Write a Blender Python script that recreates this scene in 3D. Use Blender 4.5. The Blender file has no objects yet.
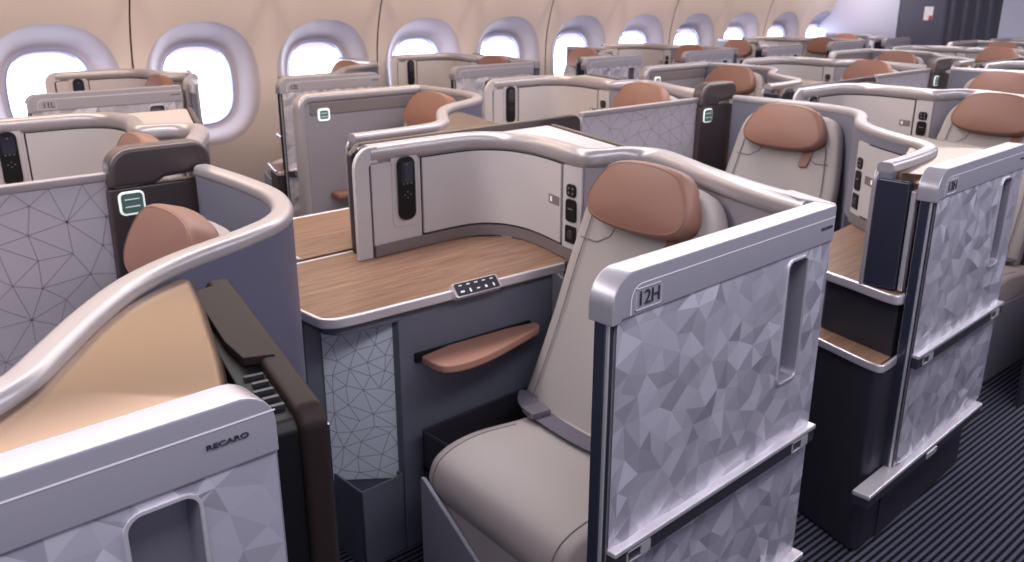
import bpy, bmesh, math, random
from mathutils import Vector, Matrix
from mathutils.geometry import delaunay_2d_cdt

C = bpy.context.scene.collection
PI = math.pi
PITCH2 = 2.81                      # two rows
ZT = 1.243                         # height of the suite tops


# ------------------------------------------------------------------ materials
def lin(c):
    c = c / 255.0
    return c / 12.92 if c <= 0.04045 else ((c + 0.055) / 1.055) ** 2.4


def col(r, g, b):
    return (lin(r), lin(g), lin(b), 1.0)


def mat(name, rgb, rough=0.5, metal=0.0, spec=0.5, coat=0.0, noise=0.0, nscale=60.0, bump=0.0, emit=None, estr=0.0):
    m = bpy.data.materials.new(name)
    m.use_nodes = True
    nt = m.node_tree
    b = nt.nodes['Principled BSDF']
    b.inputs['Base Color'].default_value = col(*rgb)
    b.inputs['Roughness'].default_value = rough
    b.inputs['Metallic'].default_value = metal
    b.inputs['Specular IOR Level'].default_value = spec
    b.inputs['Coat Weight'].default_value = coat
    if noise or bump:
        tc = nt.nodes.new('ShaderNodeTexCoord')
        nz = nt.nodes.new('ShaderNodeTexNoise')
        nz.inputs['Scale'].default_value = nscale
        nz.inputs['Detail'].default_value = 4
        nt.links.new(tc.outputs['Object'], nz.inputs['Vector'])
        if noise:
            mx = nt.nodes.new('ShaderNodeMix')
            mx.data_type = 'RGBA'
            c0, c1 = col(*rgb), col(*rgb)
            mx.inputs[6].default_value = tuple(x * (1 - noise) for x in c0[:3]) + (1,)
            mx.inputs[7].default_value = tuple(min(1, x * (1 + noise)) for x in c1[:3]) + (1,)
            nt.links.new(nz.outputs['Fac'], mx.inputs[0])
            nt.links.new(mx.outputs[2], b.inputs['Base Color'])
        if bump:
            bp = nt.nodes.new('ShaderNodeBump')
            bp.inputs['Strength'].default_value = bump
            bp.inputs['Distance'].default_value = 0.002
            nt.links.new(nz.outputs['Fac'], bp.inputs['Height'])
            nt.links.new(bp.outputs['Normal'], b.inputs['Normal'])
    if emit:
        b.inputs['Emission Color'].default_value = col(*emit)
        b.inputs['Emission Strength'].default_value = estr
    return m


def wood_mat():
    m = bpy.data.materials.new('oak veneer')
    m.use_nodes = True
    nt = m.node_tree
    b = nt.nodes['Principled BSDF']
    tc = nt.nodes.new('ShaderNodeTexCoord')
    mp = nt.nodes.new('ShaderNodeMapping')
    mp.inputs['Scale'].default_value = (3.5, 44.0, 10.0)
    mp.inputs['Rotation'].default_value = (0, 0, 0.25)
    n1 = nt.nodes.new('ShaderNodeTexNoise')
    n1.inputs['Scale'].default_value = 1.6
    n1.inputs['Detail'].default_value = 8
    n1.inputs['Roughness'].default_value = 0.65
    n1.inputs['Distortion'].default_value = 0.4
    rp = nt.nodes.new('ShaderNodeValToRGB')
    rp.color_ramp.elements[0].position = 0.3
    rp.color_ramp.elements[0].color = col(104, 78, 63)
    rp.color_ramp.elements[1].position = 0.72
    rp.color_ramp.elements[1].color = col(158, 124, 102)
    nt.links.new(tc.outputs['Object'], mp.inputs['Vector'])
    nt.links.new(mp.outputs['Vector'], n1.inputs['Vector'])
    nt.links.new(n1.outputs['Fac'], rp.inputs['Fac'])
    nt.links.new(rp.outputs['Color'], b.inputs['Base Color'])
    b.inputs['Roughness'].default_value = 0.42
    b.inputs['Specular IOR Level'].default_value = 0.35
    return m


def carpet_mat():
    m = bpy.data.materials.new('ribbed carpet')
    m.use_nodes = True
    nt = m.node_tree
    b = nt.nodes['Principled BSDF']
    tc = nt.nodes.new('ShaderNodeTexCoord')
    mp = nt.nodes.new('ShaderNodeMapping')
    mp.inputs['Rotation'].default_value = (0, 0, math.radians(2.5))
    wv = nt.nodes.new('ShaderNodeTexWave')
    wv.bands_direction = 'Y'
    wv.inputs['Scale'].default_value = 14.5
    wv.inputs['Distortion'].default_value = 0.25
    wv.inputs['Detail Scale'].default_value = 8.0
    nz = nt.nodes.new('ShaderNodeTexNoise')
    nz.inputs['Scale'].default_value = 150
    ad = nt.nodes.new('ShaderNodeMath')
    ad.operation = 'MULTIPLY_ADD'
    ad.inputs[1].default_value = 0.5
    rp = nt.nodes.new('ShaderNodeValToRGB')
    rp.color_ramp.elements[0].position = 0.55
    rp.color_ramp.elements[0].color = col(20, 20, 26)
    rp.color_ramp.elements[1].position = 1.0
    rp.color_ramp.elements[1].color = col(82, 83, 100)
    nt.links.new(tc.outputs['Object'], mp.inputs['Vector'])
    nt.links.new(mp.outputs['Vector'], wv.inputs['Vector'])
    nt.links.new(mp.outputs['Vector'], nz.inputs['Vector'])
    nt.links.new(nz.outputs['Fac'], ad.inputs[0])
    nt.links.new(wv.outputs['Fac'], ad.inputs[2])
    nt.links.new(ad.outputs[0], rp.inputs['Fac'])
    nt.links.new(rp.outputs['Color'], b.inputs['Base Color'])
    b.inputs['Roughness'].default_value = 0.95
    b.inputs['Specular IOR Level'].default_value = 0.1
    return m


def facet_mat():
    m = bpy.data.materials.new('faceted silver door skin')
    m.use_nodes = True
    nt = m.node_tree
    b = nt.nodes['Principled BSDF']
    at = nt.nodes.new('ShaderNodeAttribute')
    at.attribute_name = 'tint'
    mx = nt.nodes.new('ShaderNodeMix')
    mx.data_type = 'RGBA'
    mx.inputs[6].default_value = col(158, 154, 168)
    mx.inputs[7].default_value = col(216, 212, 224)
    nt.links.new(at.outputs['Fac'], mx.inputs[0])
    nt.links.new(mx.outputs[2], b.inputs['Base Color'])
    b.inputs['Metallic'].default_value = 0.35
    b.inputs['Roughness'].default_value = 0.36
    return m


M = {
    'rail': mat('pale satin rail', (180, 173, 177), 0.33, 0.45),
    'white': mat('pale fascia', (194, 187, 189), 0.4),
    'inner': mat('grey inner shell', (142, 135, 143), 0.5, noise=0.04, nscale=300),
    'inner_blue': mat('blue grey inner shell', (116, 116, 130), 0.5, noise=0.04, nscale=300),
    'outer': mat('blue grey outer shell', (90, 90, 112), 0.45, noise=0.04, nscale=200),
    'console': mat('blue grey console body', (100, 103, 117), 0.4),
    'dark': mat('dark charcoal plastic', (48, 46, 54), 0.42),
    'black': mat('black plastic', (16, 16, 20), 0.5, spec=0.3),
    'gloss': mat('dark glossy edge', (44, 46, 62), 0.16, coat=0.5),
    'cover': mat('taupe satin metal cover', (122, 99, 82), 0.26, 0.85),
    'post': mat('dark taupe satin post', (92, 83, 84), 0.36, 0.55),
    'silver': mat('silver trim', (232, 226, 232), 0.28, 0.6),
    'cap': mat('pale lilac door cap', (188, 184, 195), 0.3, 0.55),
    'line': mat('white line', (236, 232, 238), 0.4),
    'seat': mat('cream leather', (170, 161, 160), 0.55, noise=0.03, nscale=400, bump=0.15),
    'seam': mat('grey seam', (120, 114, 116), 0.7),
    'head': mat('brown leather', (140, 100, 87), 0.5, noise=0.03, nscale=300, bump=0.15),
    'belt': mat('belt webbing', (96, 92, 104), 0.7),
    'buckle': mat('belt buckle', (120, 114, 124), 0.35, 0.4),
    'shellseat': mat('lilac grey seat shell', (150, 150, 164), 0.45),
    'pattern': mat('pale patterned board', (200, 194, 202), 0.5),
    'patline': mat('grey pattern line', (172, 165, 175), 0.5),
    'liner': mat('blue grey liner', (232, 238, 250), 0.35, 0.2),
    'linerline': mat('liner line', (150, 156, 180), 0.5),
    'trim': mat('taupe base trim', (132, 122, 124), 0.4, 0.3),
    'sidewall': mat('warm white sidewall', (204, 192, 190), 0.55),
    'reveal': mat('window reveal', (176, 169, 181), 0.5),
    'ring': mat('window ring', (150, 158, 190), 0.35),
    'pane': mat('bright window pane', (255, 255, 255), 0.3, emit=(232, 238, 255), estr=6.0),
    'shade': mat('window shade', (226, 220, 236), 0.5, emit=(226, 218, 240), estr=0.75),
    'bulk': mat('bulkhead lining', (182, 184, 210), 0.5),
    'curtain': mat('dark curtain', (80, 80, 98), 0.85),
    'panel': mat('slate panel', (84, 84, 104), 0.6),
    'sign': mat('sign frame', (245, 248, 245), 0.4, emit=(235, 245, 240), estr=0.6),
    'green': mat('dark green sign', (84, 112, 106), 0.35, emit=(66, 96, 90), estr=0.25),
    'ink': mat('dark lettering', (46, 44, 56), 0.5),
    'icon': mat('pale icons', (225, 228, 236), 0.4, emit=(225, 228, 236), estr=0.3),
    'red': mat('red placard', (176, 84, 92), 0.6),
    'housing': mat('monitor housing', (44, 35, 34), 0.5, spec=0.12),
    'pocket': mat('pocket lining', (150, 147, 160), 0.35, 0.5),
    'armrest': mat('light brown leather', (166, 122, 106), 0.5),
    'ceil': mat('ceiling lining', (172, 166, 168), 0.6),
}
M['wood'] = wood_mat()
M['carpet'] = carpet_mat()
M['facet'] = facet_mat()


# ------------------------------------------------------------------ mesh helpers
def W(o):
    """World place of an object (only translations are used)."""
    v = Vector((0, 0, 0))
    while o:
        v += o.location
        o = o.parent
    return v


def obj(name, bm, mats, parent=None, angle=35, smooth=True, normals=True):
    if normals:
        bmesh.ops.recalc_face_normals(bm, faces=bm.faces[:])
    off = W(parent) if parent else Vector((0, 0, 0))
    if off.length:
        bmesh.ops.translate(bm, verts=bm.verts[:], vec=-off)
    me = bpy.data.meshes.new(name)
    bm.to_mesh(me)
    bm.free()
    if isinstance(mats, str):
        mats = [mats]
    for k in mats:
        me.materials.append(M[k])
    if smooth:
        me.polygons.foreach_set('use_smooth', [True] * len(me.polygons))
        me.set_sharp_from_angle(angle=math.radians(angle))
    o = bpy.data.objects.new(name, me)
    C.objects.link(o)
    if smooth and mats[0] not in ('seat', 'head', 'seam'):
        wn = o.modifiers.new('even_normals', 'WEIGHTED_NORMAL')
        wn.keep_sharp = True
    if parent:
        o.parent = parent
    return o


def new():
    return bmesh.new()


def join(bm, tmp, mtx=None, mi=0):
    if mtx is not None:
        bmesh.ops.transform(tmp, matrix=mtx, verts=tmp.verts[:])
    n = len(bm.faces)
    me = bpy.data.meshes.new('tmp')
    tmp.to_mesh(me)
    tmp.free()
    bm.from_mesh(me)
    bpy.data.meshes.remove(me)
    bm.faces.ensure_lookup_table()
    if mi:
        for f in bm.faces[n:]:
            f.material_index = mi
    return bm


def box(bm, x0, x1, y0, y1, z0, z1, r=0.0, seg=2, mi=0, mtx=None):
    t = new()
    bmesh.ops.create_cube(t, size=1.0)
    for v in t.verts:
        v.co = Vector(((x0 + x1) / 2 + v.co.x * (x1 - x0), (y0 + y1) / 2 + v.co.y * (y1 - y0), (z0 + z1) / 2 + v.co.z * (z1 - z0)))
    if r:
        bmesh.ops.bevel(t, geom=t.edges[:] + t.verts[:], offset=r, segments=seg, profile=0.5, affect='EDGES')
    return join(bm, t, mtx, mi)


def prism(bm, poly, z0, z1, r=0.0, seg=2, mi=0, mtx=None):
    t = new()
    a = [t.verts.new((p[0], p[1], z0)) for p in poly]
    b = [t.verts.new((p[0], p[1], z1)) for p in poly]
    n = len(poly)
    t.faces.new(a[::-1])
    t.faces.new(b)
    for i in range(n):
        j = (i + 1) % n
        t.faces.new((a[i], a[j], b[j], b[i]))
    bmesh.ops.recalc_face_normals(t, faces=t.faces[:])
    if r:
        es = [e for e in t.edges if e.calc_face_angle(0) > 0.6]
        bmesh.ops.bevel(t, geom=es, offset=r, segments=seg, profile=0.5, affect='EDGES', clamp_overlap=True)
    return join(bm, t, mtx, mi)


def rounded(w, h, r, n=5, cx=0.0, cy=0.0):
    """Rounded rectangle outline, counter-clockwise."""
    pts = []
    for (sx, sy, a0) in ((1, 1, 0), (-1, 1, 90), (-1, -1, 180), (1, -1, 270)):
        for k in range(n + 1):
            a = math.radians(a0 + 90 * k / n)
            pts.append((cx + sx * (w / 2 - r) + r * math.cos(a), cy + sy * (h / 2 - r) + r * math.sin(a)))
    return pts


def chaikin(p, it=2, closed=True):
    for _ in range(it):
        q = []
        n = len(p)
        for i in range(n if closed else n - 1):
            a, b = Vector(p[i]), Vector(p[(i + 1) % n])
            q += [a * 0.75 + b * 0.25, a * 0.25 + b * 0.75]
        if not closed:
            q = [Vector(p[0])] + q + [Vector(p[-1])]
        p = q
    return [tuple(v) for v in p]


def catmull(pts, per=6):
    P = [Vector(p) for p in pts]
    P = [P[0] * 2 - P[1]] + P + [P[-1] * 2 - P[-2]]
    out = []
    for i in range(1, len(P) - 2):
        for k in range(per):
            t = k / per
            a, b, c, d = P[i - 1:i + 3]
            out.append(0.5 * ((2 * b) + (c - a) * t + (2 * a - 5 * b + 4 * c - d) * t * t + (3 * b - a - 3 * c + d) * t ** 3))
    out.append(P[-2])
    return out


def sweep(bm, path, prof, mi=None, cap=True):
    """prof: (u, v) with u to the outside of travel (right-hand), v up; mi: material per profile side."""
    path = [Vector(p) for p in path]
    n = len(path)
    rings = []
    side = None
    for i, p in enumerate(path):
        t = (path[min(i + 1, n - 1)] - path[max(i - 1, 0)]).normalized()
        s = Vector((t.y, -t.x, 0))
        if s.length > 0.15:
            side = s.normalized()
        elif side is None:
            for k in range(i, n - 1):
                tt = (path[k + 1] - path[k]).normalized()
                ss = Vector((tt.y, -tt.x, 0))
                if ss.length > 0.15:
                    side = ss.normalized()
                    break
        up = side.cross(t).normalized()
        rings.append([bm.verts.new(p + side * u + up * v) for (u, v) in prof])
    m = len(prof)
    for i in range(n - 1):
        for j in range(m):
            k = (j + 1) % m
            f = bm.faces.new((rings[i][j], rings[i][k], rings[i + 1][k], rings[i + 1][j]))
            if mi:
                f.material_index = mi[j]
    if cap:
        for r, s in ((rings[0], 1), (rings[-1], -1)):
            try:
                bm.faces.new(r[::s])
            except ValueError:
                pass
    return bm


def rprof(u0, u1, v0, v1, r, n=3):
    return rounded(u1 - u0, v1 - v0, min(r, (u1 - u0) / 2 - 1e-4, (v1 - v0) / 2 - 1e-4), n, (u0 + u1) / 2, (v0 + v1) / 2)


class Path:
    def __init__(self, pts, per=6):
        self.p = catmull([Vector((a, b)) for a, b in pts], per)
        self.s = [0.0]
        for a, b in zip(self.p, self.p[1:]):
            self.s.append(self.s[-1] + (b - a).length)
        self.L = self.s[-1]

    def at(self, s):
        s = min(max(s, 0), self.L)
        for i in range(len(self.s) - 1):
            if s <= self.s[i + 1]:
                k = (s - self.s[i]) / max(1e-9, self.s[i + 1] - self.s[i])
                return self.p[i].lerp(self.p[i + 1], k)
        return self.p[-1]

    def tan(self, s):
        return (self.at(s + 0.01) - self.at(s - 0.01)).normalized()

    def near(self, x, y):
        q = Vector((x, y))
        best = min(range(401), key=lambda k: (self.at(self.L * k / 400) - q).length)
        return self.L * best / 400

    def sub(self, s0, s1, z=0.0, step=0.03):
        n = max(2, int(abs(s1 - s0) / step) + 1)
        return [Vector((*self.at(s0 + (s1 - s0) * k / n), z)) for k in range(n + 1)]

    def frame(self, s, z, u=0.0):
        """Matrix: local x along travel, local y up, local z to the outside (u > 0)."""
        p = self.at(s)
        t = self.tan(s)
        o = Vector((t.y, -t.x, 0))
        p3 = Vector((p.x, p.y, z)) + o * u
        m = Matrix.Identity(4)
        for i, v in enumerate((Vector((t.x, t.y, 0)), Vector((0, 0, 1)), o)):
            m[0][i], m[1][i], m[2][i] = v
        m[0][3], m[1][3], m[2][3] = p3
        return m


def loft(bm, rings, cap=True, mi=0):
    R = [[bm.verts.new(p) for p in r] for r in rings]
    m = len(R[0])
    for a, b in zip(R, R[1:]):
        for j in range(m):
            k = (j + 1) % m
            f = bm.faces.new((a[j], a[k], b[k], b[j]))
            f.material_index = mi
    if cap:
        for r in (R[0][::-1], R[-1]):
            f = bm.faces.new(r)
            f.material_index = mi
    return bm


def pillow(bm, outline, depth, bulge, mtx, edge=0.02):
    """outline in local xy; front towards local +z, softly domed."""
    cx = sum(p[0] for p in outline) / len(outline)
    cy = sum(p[1] for p in outline) / len(outline)
    w = max(abs(p[0] - cx) for p in outline)
    rings = []
    for k, z in ((1 - edge / w * 0.6, 0), (1.0, edge * 0.6)):
        rings.append([mtx @ Vector((cx + (x - cx) * k, cy + (y - cy) * k, z)) for x, y in outline])
    for j in range(5):
        a = PI / 2 * j / 4
        k = 1 - (edge / w) * (1 - math.cos(a))
        rings.append([mtx @ Vector((cx + (x - cx) * k, cy + (y - cy) * k, depth - edge + edge * math.sin(a))) for x, y in outline])
    k0 = 1 - edge / w
    for q in (0.75, 0.5, 0.25, 0.08):
        k = k0 * q
        rings.append([mtx @ Vector((cx + (x - cx) * k, cy + (y - cy) * k, depth + bulge * (1 - q * q))) for x, y in outline])
    return loft(bm, rings)


def tube(bm, pts, r, n=6, mi=0):
    pts = [Vector(p) for p in pts]
    rings = []
    for i, p in enumerate(pts):
        t = (pts[min(i + 1, len(pts) - 1)] - pts[max(i - 1, 0)]).normalized()
        a = t.orthogonal().normalized() if i == 0 else (rings_a - t * rings_a.dot(t)).normalized()
        rings_a = a
        b = t.cross(a)
        rings.append([p + a * (r * math.cos(2 * PI * k / n)) + b * (r * math.sin(2 * PI * k / n)) for k in range(n)])
    return loft(bm, rings, mi=mi)


def darts(poly_w, poly_h, d, rnd, x0, y0, tries=4000, inside=None):
    pts = []
    for _ in range(tries):
        p = (x0 + rnd.random() * poly_w, y0 + rnd.random() * poly_h)
        if inside and not inside(*p):
            continue
        if all((p[0] - q[0]) ** 2 + (p[1] - q[1]) ** 2 > d * d for q in pts):
            pts.append(p)
    return pts


def facet_panel(outline, hole, d, amp, to3, seed):
    """Triangulated relief panel: outline and hole are loops in (x, z); to3(x, z, depth)."""
    rnd = random.Random(seed)
    xs = [p[0] for p in outline]
    zs = [p[1] for p in outline]
    hx = [p[0] for p in hole]
    hz = [p[1] for p in hole]

    def ok(x, z):
        if hx and min(hx) - d * 0.4 < x < max(hx) + d * 0.4 and min(hz) - d * 0.4 < z < max(hz) + d * 0.4:
            return False
        return min(xs) + d * 0.45 < x < max(xs) - d * 0.45 and min(zs) + d * 0.45 < z < max(zs) - d * 0.45

    def dens(loop):
        out = []
        for a, b in zip(loop, loop[1:] + loop[:1]):
            a, b = Vector(a), Vector(b)
            n = max(1, int((b - a).length / (d * 1.1)))
            out += [a.lerp(b, k / n) for k in range(n)]
        return out
    lo, lh = dens(outline), dens(hole) if hole else []
    ins = darts(max(xs) - min(xs), max(zs) - min(zs), d, rnd, min(xs), min(zs), 5000, ok)
    co = [Vector(p) for p in lo] + [Vector(p) for p in lh] + [Vector(p) for p in ins]
    e = [(i, (i + 1) % len(lo)) for i in range(len(lo))]
    if lh:
        e += [(len(lo) + i, len(lo) + (i + 1) % len(lh)) for i in range(len(lh))]
    vo, eo, fo, *_ = delaunay_2d_cdt(co, e, [], 0, 1e-5)
    nb = len(lo) + len(lh)
    bm = new()
    V = []
    for i, v in enumerate(vo):
        dep = 0.0 if i < nb else (rnd.random() - 0.35) * amp
        V.append(bm.verts.new(to3(v.x, v.y, dep)))
    ly = bm.loops.layers.float_color.new('tint')
    for f in fo:
        cx = sum(vo[i].x for i in f) / 3
        cz = sum(vo[i].y for i in f) / 3
        if hx and min(hx) < cx < max(hx) and min(hz) < cz < max(hz):
            continue
        try:
            F = bm.faces.new([V[i] for i in f])
        except ValueError:
            continue
        t = min(1, max(0, rnd.gauss(0.5, 0.22)))
        for l in F.loops:
            l[ly] = (t, t, t, 1)
    return bm


def line_pattern(bm, w, h, d, lw, seed, mtx, mi):
    """Thin raised lines along a random triangle net on a w x h board (local xy, z out)."""
    rnd = random.Random(seed)
    nx, ny = max(2, int(w / d)), max(2, int(h / d))
    bd = [(w * k / nx, 0) for k in range(nx)] + [(w, h * k / ny) for k in range(ny)] + [(w - w * k / nx, h) for k in range(nx)] + [(0, h - h * k / ny) for k in range(ny)]
    ins = darts(w, h, d * 0.8, rnd, 0, 0, 1500, lambda x, y: d * .4 < x < w - d * .4 and d * .4 < y < h - d * .4)
    vo, eo, fo, *_ = delaunay_2d_cdt([Vector(p) for p in bd + ins], [], [], 0, 1e-5)
    for a, b in eo:
        p, q = vo[a], vo[b]
        on = lambda v: v.x < 1e-4 or v.x > w - 1e-4 or v.y < 1e-4 or v.y > h - 1e-4
        if (on(p) and on(q)) or rnd.random() < 0.06:
            continue
        t = (q - p).normalized()
        s = Vector((-t.y, t.x)) * lw / 2
        f = bm.faces.new([bm.verts.new(mtx @ Vector((v.x, v.y, 0.0006))) for v in (p - s, q - s, q + s, p + s)])
        f.material_index = mi


def frame_m(o, x, y):
    x, y = Vector(x).normalized(), Vector(y).normalized()
    z = x.cross(y)
    m = Matrix.Identity(4)
    for i, v in enumerate((x, y, z)):
        m[0][i], m[1][i], m[2][i] = v
    m[0][3], m[1][3], m[2][3] = o
    return m


def thing(name, loc):
    o = bpy.data.objects.new(name, None)
    o.empty_display_size = 0.1
    o.location = loc
    C.objects.link(o)
    return o


def tag(o, label, cat, group=None):
    o['label'] = label
    o['category'] = cat
    if group:
        o['group'] = group
    return o


def struct(o):
    o['kind'] = 'structure'
    return o


def dup(root, off):
    def rec(o, parent):
        c = o.copy()
        C.objects.link(c)
        if parent:
            c.parent = parent
        for ch in kids(o):
            rec(ch, c)
        return c
    c = rec(root, None)
    c.location = root.location + Vector(off)
    return c


KIDS = {}


def kids(o):
    return [c for c in o.children]


def text(name, body, size, loc, parent, m='ink', rot=(PI / 2, 0, 0), ext=0.0006, sx=1.0, shear=0.0, bold=0.0):
    cu = bpy.data.curves.new(name, 'FONT')
    cu.body = body
    cu.size = size
    cu.extrude = ext
    cu.offset = bold
    cu.align_x = 'CENTER'
    cu.align_y = 'CENTER'
    cu.shear = shear
    cu.materials.append(M[m])
    o = bpy.data.objects.new(name, cu)
    C.objects.link(o)
    o.parent = parent
    o.location = Vector(loc) - W(parent)
    o.rotation_euler = rot
    o.scale = (sx, 1, 1)
    return o


# ------------------------------------------------------------------ plans (metres; camera stands at x = y = 0)
PW = Path([(1.888, 0.98), (1.955, 1.18), (2.05, 1.39), (2.15, 1.57), (2.20, 1.69), (2.165, 1.765), (2.09, 1.79), (2.045, 1.83),
           (2.045, 1.90), (2.085, 2.04), (2.108, 2.17), (2.085, 2.29), (1.99, 2.365), (1.78, 2.375), (1.57, 2.372)])
QW = Path([(2.525, 1.045), (2.72, 1.05), (2.92, 1.075), (3.03, 1.14), (3.11, 1.24), (3.19, 1.345), (3.29, 1.455), (3.41, 1.54), (3.58, 1.62),
           (3.69, 1.69), (3.77, 1.79), (3.83, 1.95), (3.852, 2.15), (3.856, 2.43)])
ZW = 0.857                          # worktop height


def build_shell(kind):
    P = PW if kind == 'P' else QW
    root = thing('suite_shell', (P.p[0].x, P.p[0].y, 0))
    # arc ranges: the niche round the seat reaches the floor, the rest stands on the console
    if kind == 'P':
        s_split = P.near(2.045, 1.83)
        low, high = (0.0, s_split), (s_split, P.L)
    else:
        s_split = P.near(3.41, 1.54)
        low, high = (s_split, P.L), (0.0, s_split)
    bm = new()
    for (a, b), z0 in ((low, 0.0), (high, ZW + 0.003)):
        # profile order: outer side, top, inner side, bottom
        u0, u1 = (0.0, 0.05) if kind == 'P' else (-0.045, 0.0)
        sweep(bm, P.sub(a, b), [(u1, z0), (u1, 1.215), (u0, 1.215), (u0, z0)], mi=[1, 0, 0, 0])
    obj('shell_wall', bm, ['inner' if kind == 'P' else 'inner_blue', 'outer'], root, 30)
    # rounded rail on the top, turning down at the free end beside the worktop
    pts = P.sub(0, P.L, 1.212, 0.025)
    if kind == 'P':
        e = pts[-1]
        t = P.tan(P.L)
        down = [Vector((e.x + t.x * 0.04 * math.sin(a), e.y + t.y * 0.04 * math.sin(a), 1.212 - 0.045 * (1 - math.cos(a)))) for a in [PI / 2 * k / 6 for k in range(1, 7)]]
        down += [Vector((down[-1].x, down[-1].y, 1.14))]
        bend = [pts[-2]] + [pts[-1]] + down[:-1] + [Vector((down[-1].x, down[-1].y, ZW + .003))]
        prof = rprof(-0.012, 0.056, -0.032, 0.031, 0.026, 4)
    else:
        prof = rprof(-0.048, 0.003, -0.006, 0.031, 0.015, 4)
    bm = new()
    sweep(bm, pts, prof)
    obj('rail', bm, 'rail', root, 40)
    bm = new()
    if kind == 'P':
        sweep(bm, bend, rprof(-0.009, 0.009, -0.030, 0.028, 0.004, 3))
        obj('end_strip', bm, 'white', root, 40)
        bm = new()
        box(bm, 1.545, 1.60, 2.385, 2.428, ZW + .003, 1.236, .014, 3)
        obj('end_face', bm, 'gloss', root, 40)
    else:
        t = -P.tan(0)
        q = P.p[0]
        pts = [Vector((q.x - .004, q.y + .046, ZW + .003)), Vector((q.x - .004, q.y + .046, 1.17))] + [Vector((q.x - .004 + .04 - .04 * math.cos(a), q.y + .046, 1.185 + .035 * math.sin(a))) for a in [PI / 2 * k / 6 for k in range(7)]]
        sweep(bm, pts, rprof(-0.007, 0.007, -0.008, 0.009, 0.005, 3))
        obj('end_strip', bm, 'rail', root, 40)
    # inner fascia: arcs counted from the free end
    if kind == 'P':
        S = lambda d: P.L - d
        far = P.L - P.near(2.045, 1.84)
    else:
        S = lambda d: d
        far = P.near(3.29, 1.455)

    UI = 0.0 if kind == 'P' else -0.045

    def strip(name, d0, d1, z0, z1, u0, u1, m, par=root):
        a, b = sorted((S(d0), S(d1)))
        b_ = new()
        u0, u1 = u0 + UI, u1 + UI
        sweep(b_, P.sub(a, b, 0, 0.02), [(u0, z0), (u0, z1), (u1, z1), (u1, z0)])
        return obj(name, b_, m, par, 30)
    strip('base_trim', 0.0, far, ZW + 0.003, 0.9, -0.012, 0.001, 'trim')
    pl = strip('end_fascia', 0.0, 0.205, 0.9, 1.18, -0.006, 0.001, 'white')
    sx = {'P': 0.205, 'Q': 0.205}[kind]
    door_end = far - 0.10
    strip('cupboard_gap', sx - 0.002, door_end + 0.006, 0.902, 1.182, -0.005, 0.0005, 'black')
    dr = strip('cupboard_door', sx + 0.006, door_end, 0.908, 1.178, -0.013, -0.004, 'white')
    strip('socket_panel', door_end + 0.008, far, 0.9, 1.18, -0.008, 0.001, 'white')

    def plate(name, d, z, w, h, r, t0, t1, m, par, n=4, dx=0.0):
        F = P.frame(S(d), z, UI)
        b_ = new()
        prism(b_, rounded(w, h, r, n, dx, 0), -t1, -t0, 0.0015, 1, mtx=F)
        return obj(name, b_, m, par, 40)
    lt = plate('latch', door_end - 0.045, 1.05, 0.075, 0.034, 0.003, 0.0115, 0.0145, 'trim', dr)
    plate('latch_slot', door_end - 0.063, 1.05, 0.012, 0.018, 0.002, 0.014, 0.0155, 'icon', lt)
    dm = door_end + 0.058
    k = 'headphone_socket'
    o = plate(k, dm, 1.10, 0.05, 0.044, 0.014, 0.006, 0.012, 'black', root)
    b_ = new()
    for (a, c) in ((-.01, .008), (.01, .008), (-.01, -.008), (.01, -.008)):
        prism(b_, rounded(.008, .008, .0035, 3, a, c), -0.0135, -0.011, 0, mtx=P.frame(S(dm), 1.10, UI))
    obj('socket_hole', b_, 'trim', o)
    o = plate('power_socket', dm, 1.032, 0.056, 0.078, 0.014, 0.006, 0.012, 'black', root)
    b_ = new()
    box(b_, -.012, .012, .004, .008, -.0135, -.011, mtx=P.frame(S(dm), 1.032, UI))
    obj('socket_slot', b_, 'trim', o)
    o = plate('reading_light', dm, 0.95, 0.056, 0.06, 0.005, 0.006, 0.012, 'black', root)
    plate('light_lens', dm, 0.95, 0.03, 0.03, 0.012, 0.011, 0.0145, 'dark', o)
    # recess for the handset, with a fine outline round it
    F = P.frame(S(0.138), 1.08, UI)
    b_ = new()
    prism(b_, rounded(0.11, 0.275, 0.022, 5, 0, 0.005), -0.0075, -0.0055, 0, mtx=F)
    obj('handset_plate', b_, 'white', root, 40)
    b_ = new()
    prism(b_, rounded(0.116, 0.281, 0.024, 5, 0, 0.005), -0.0068, -0.0055, 0, mtx=F)
    obj('plate_outline', b_, 'patline', root, 40)
    # raised brand strip on the end fascia
    # cover on top of the hollow behind the wall
    bm = new()
    if kind == 'Q':
        wall = [Vector((v.x, v.y)) for v in P.sub(0.0, P.near(3.40, 1.535))]
        poly = []
        for i, v in enumerate(wall):
            t = (wall[min(i + 1, len(wall) - 1)] - wall[max(i - 1, 0)]).normalized()
            poly.append((v.x + t.y * 0.003, v.y - t.x * 0.003))
        poly[0] = (2.545, poly[0][1])
        poly += [(3.405, 1.49), (3.235, 0.985), (3.2, 0.962), (2.56, 0.962), (2.545, 0.975)]
        pillow(bm, chaikin(poly, 1), 1.212 - ZW - .003, 0.010, Matrix.Translation((0, 0, ZW + .003)), 0.028)
        obj('top_cover', bm, 'cover', root, 40)
        bm = new()
        box(bm, 2.522, 2.547, 0.966, 0.982, ZW + 0.003, 1.17, 0.004)
        obj('edge_strip', bm, 'silver', root, 40)
        bm = new()
        box(bm, 2.512, 2.556, 0.985, 1.082, ZW + 0.003, 1.196, 0.008)
        obj('end_face', bm, 'gloss', root, 40)
    else:
        s0, s1 = P.near(2.19, 1.73), P.near(1.80, 2.375)
        wall = [Vector((v.x, v.y)) for v in P.sub(s0, s1)]
        poly = []
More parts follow.
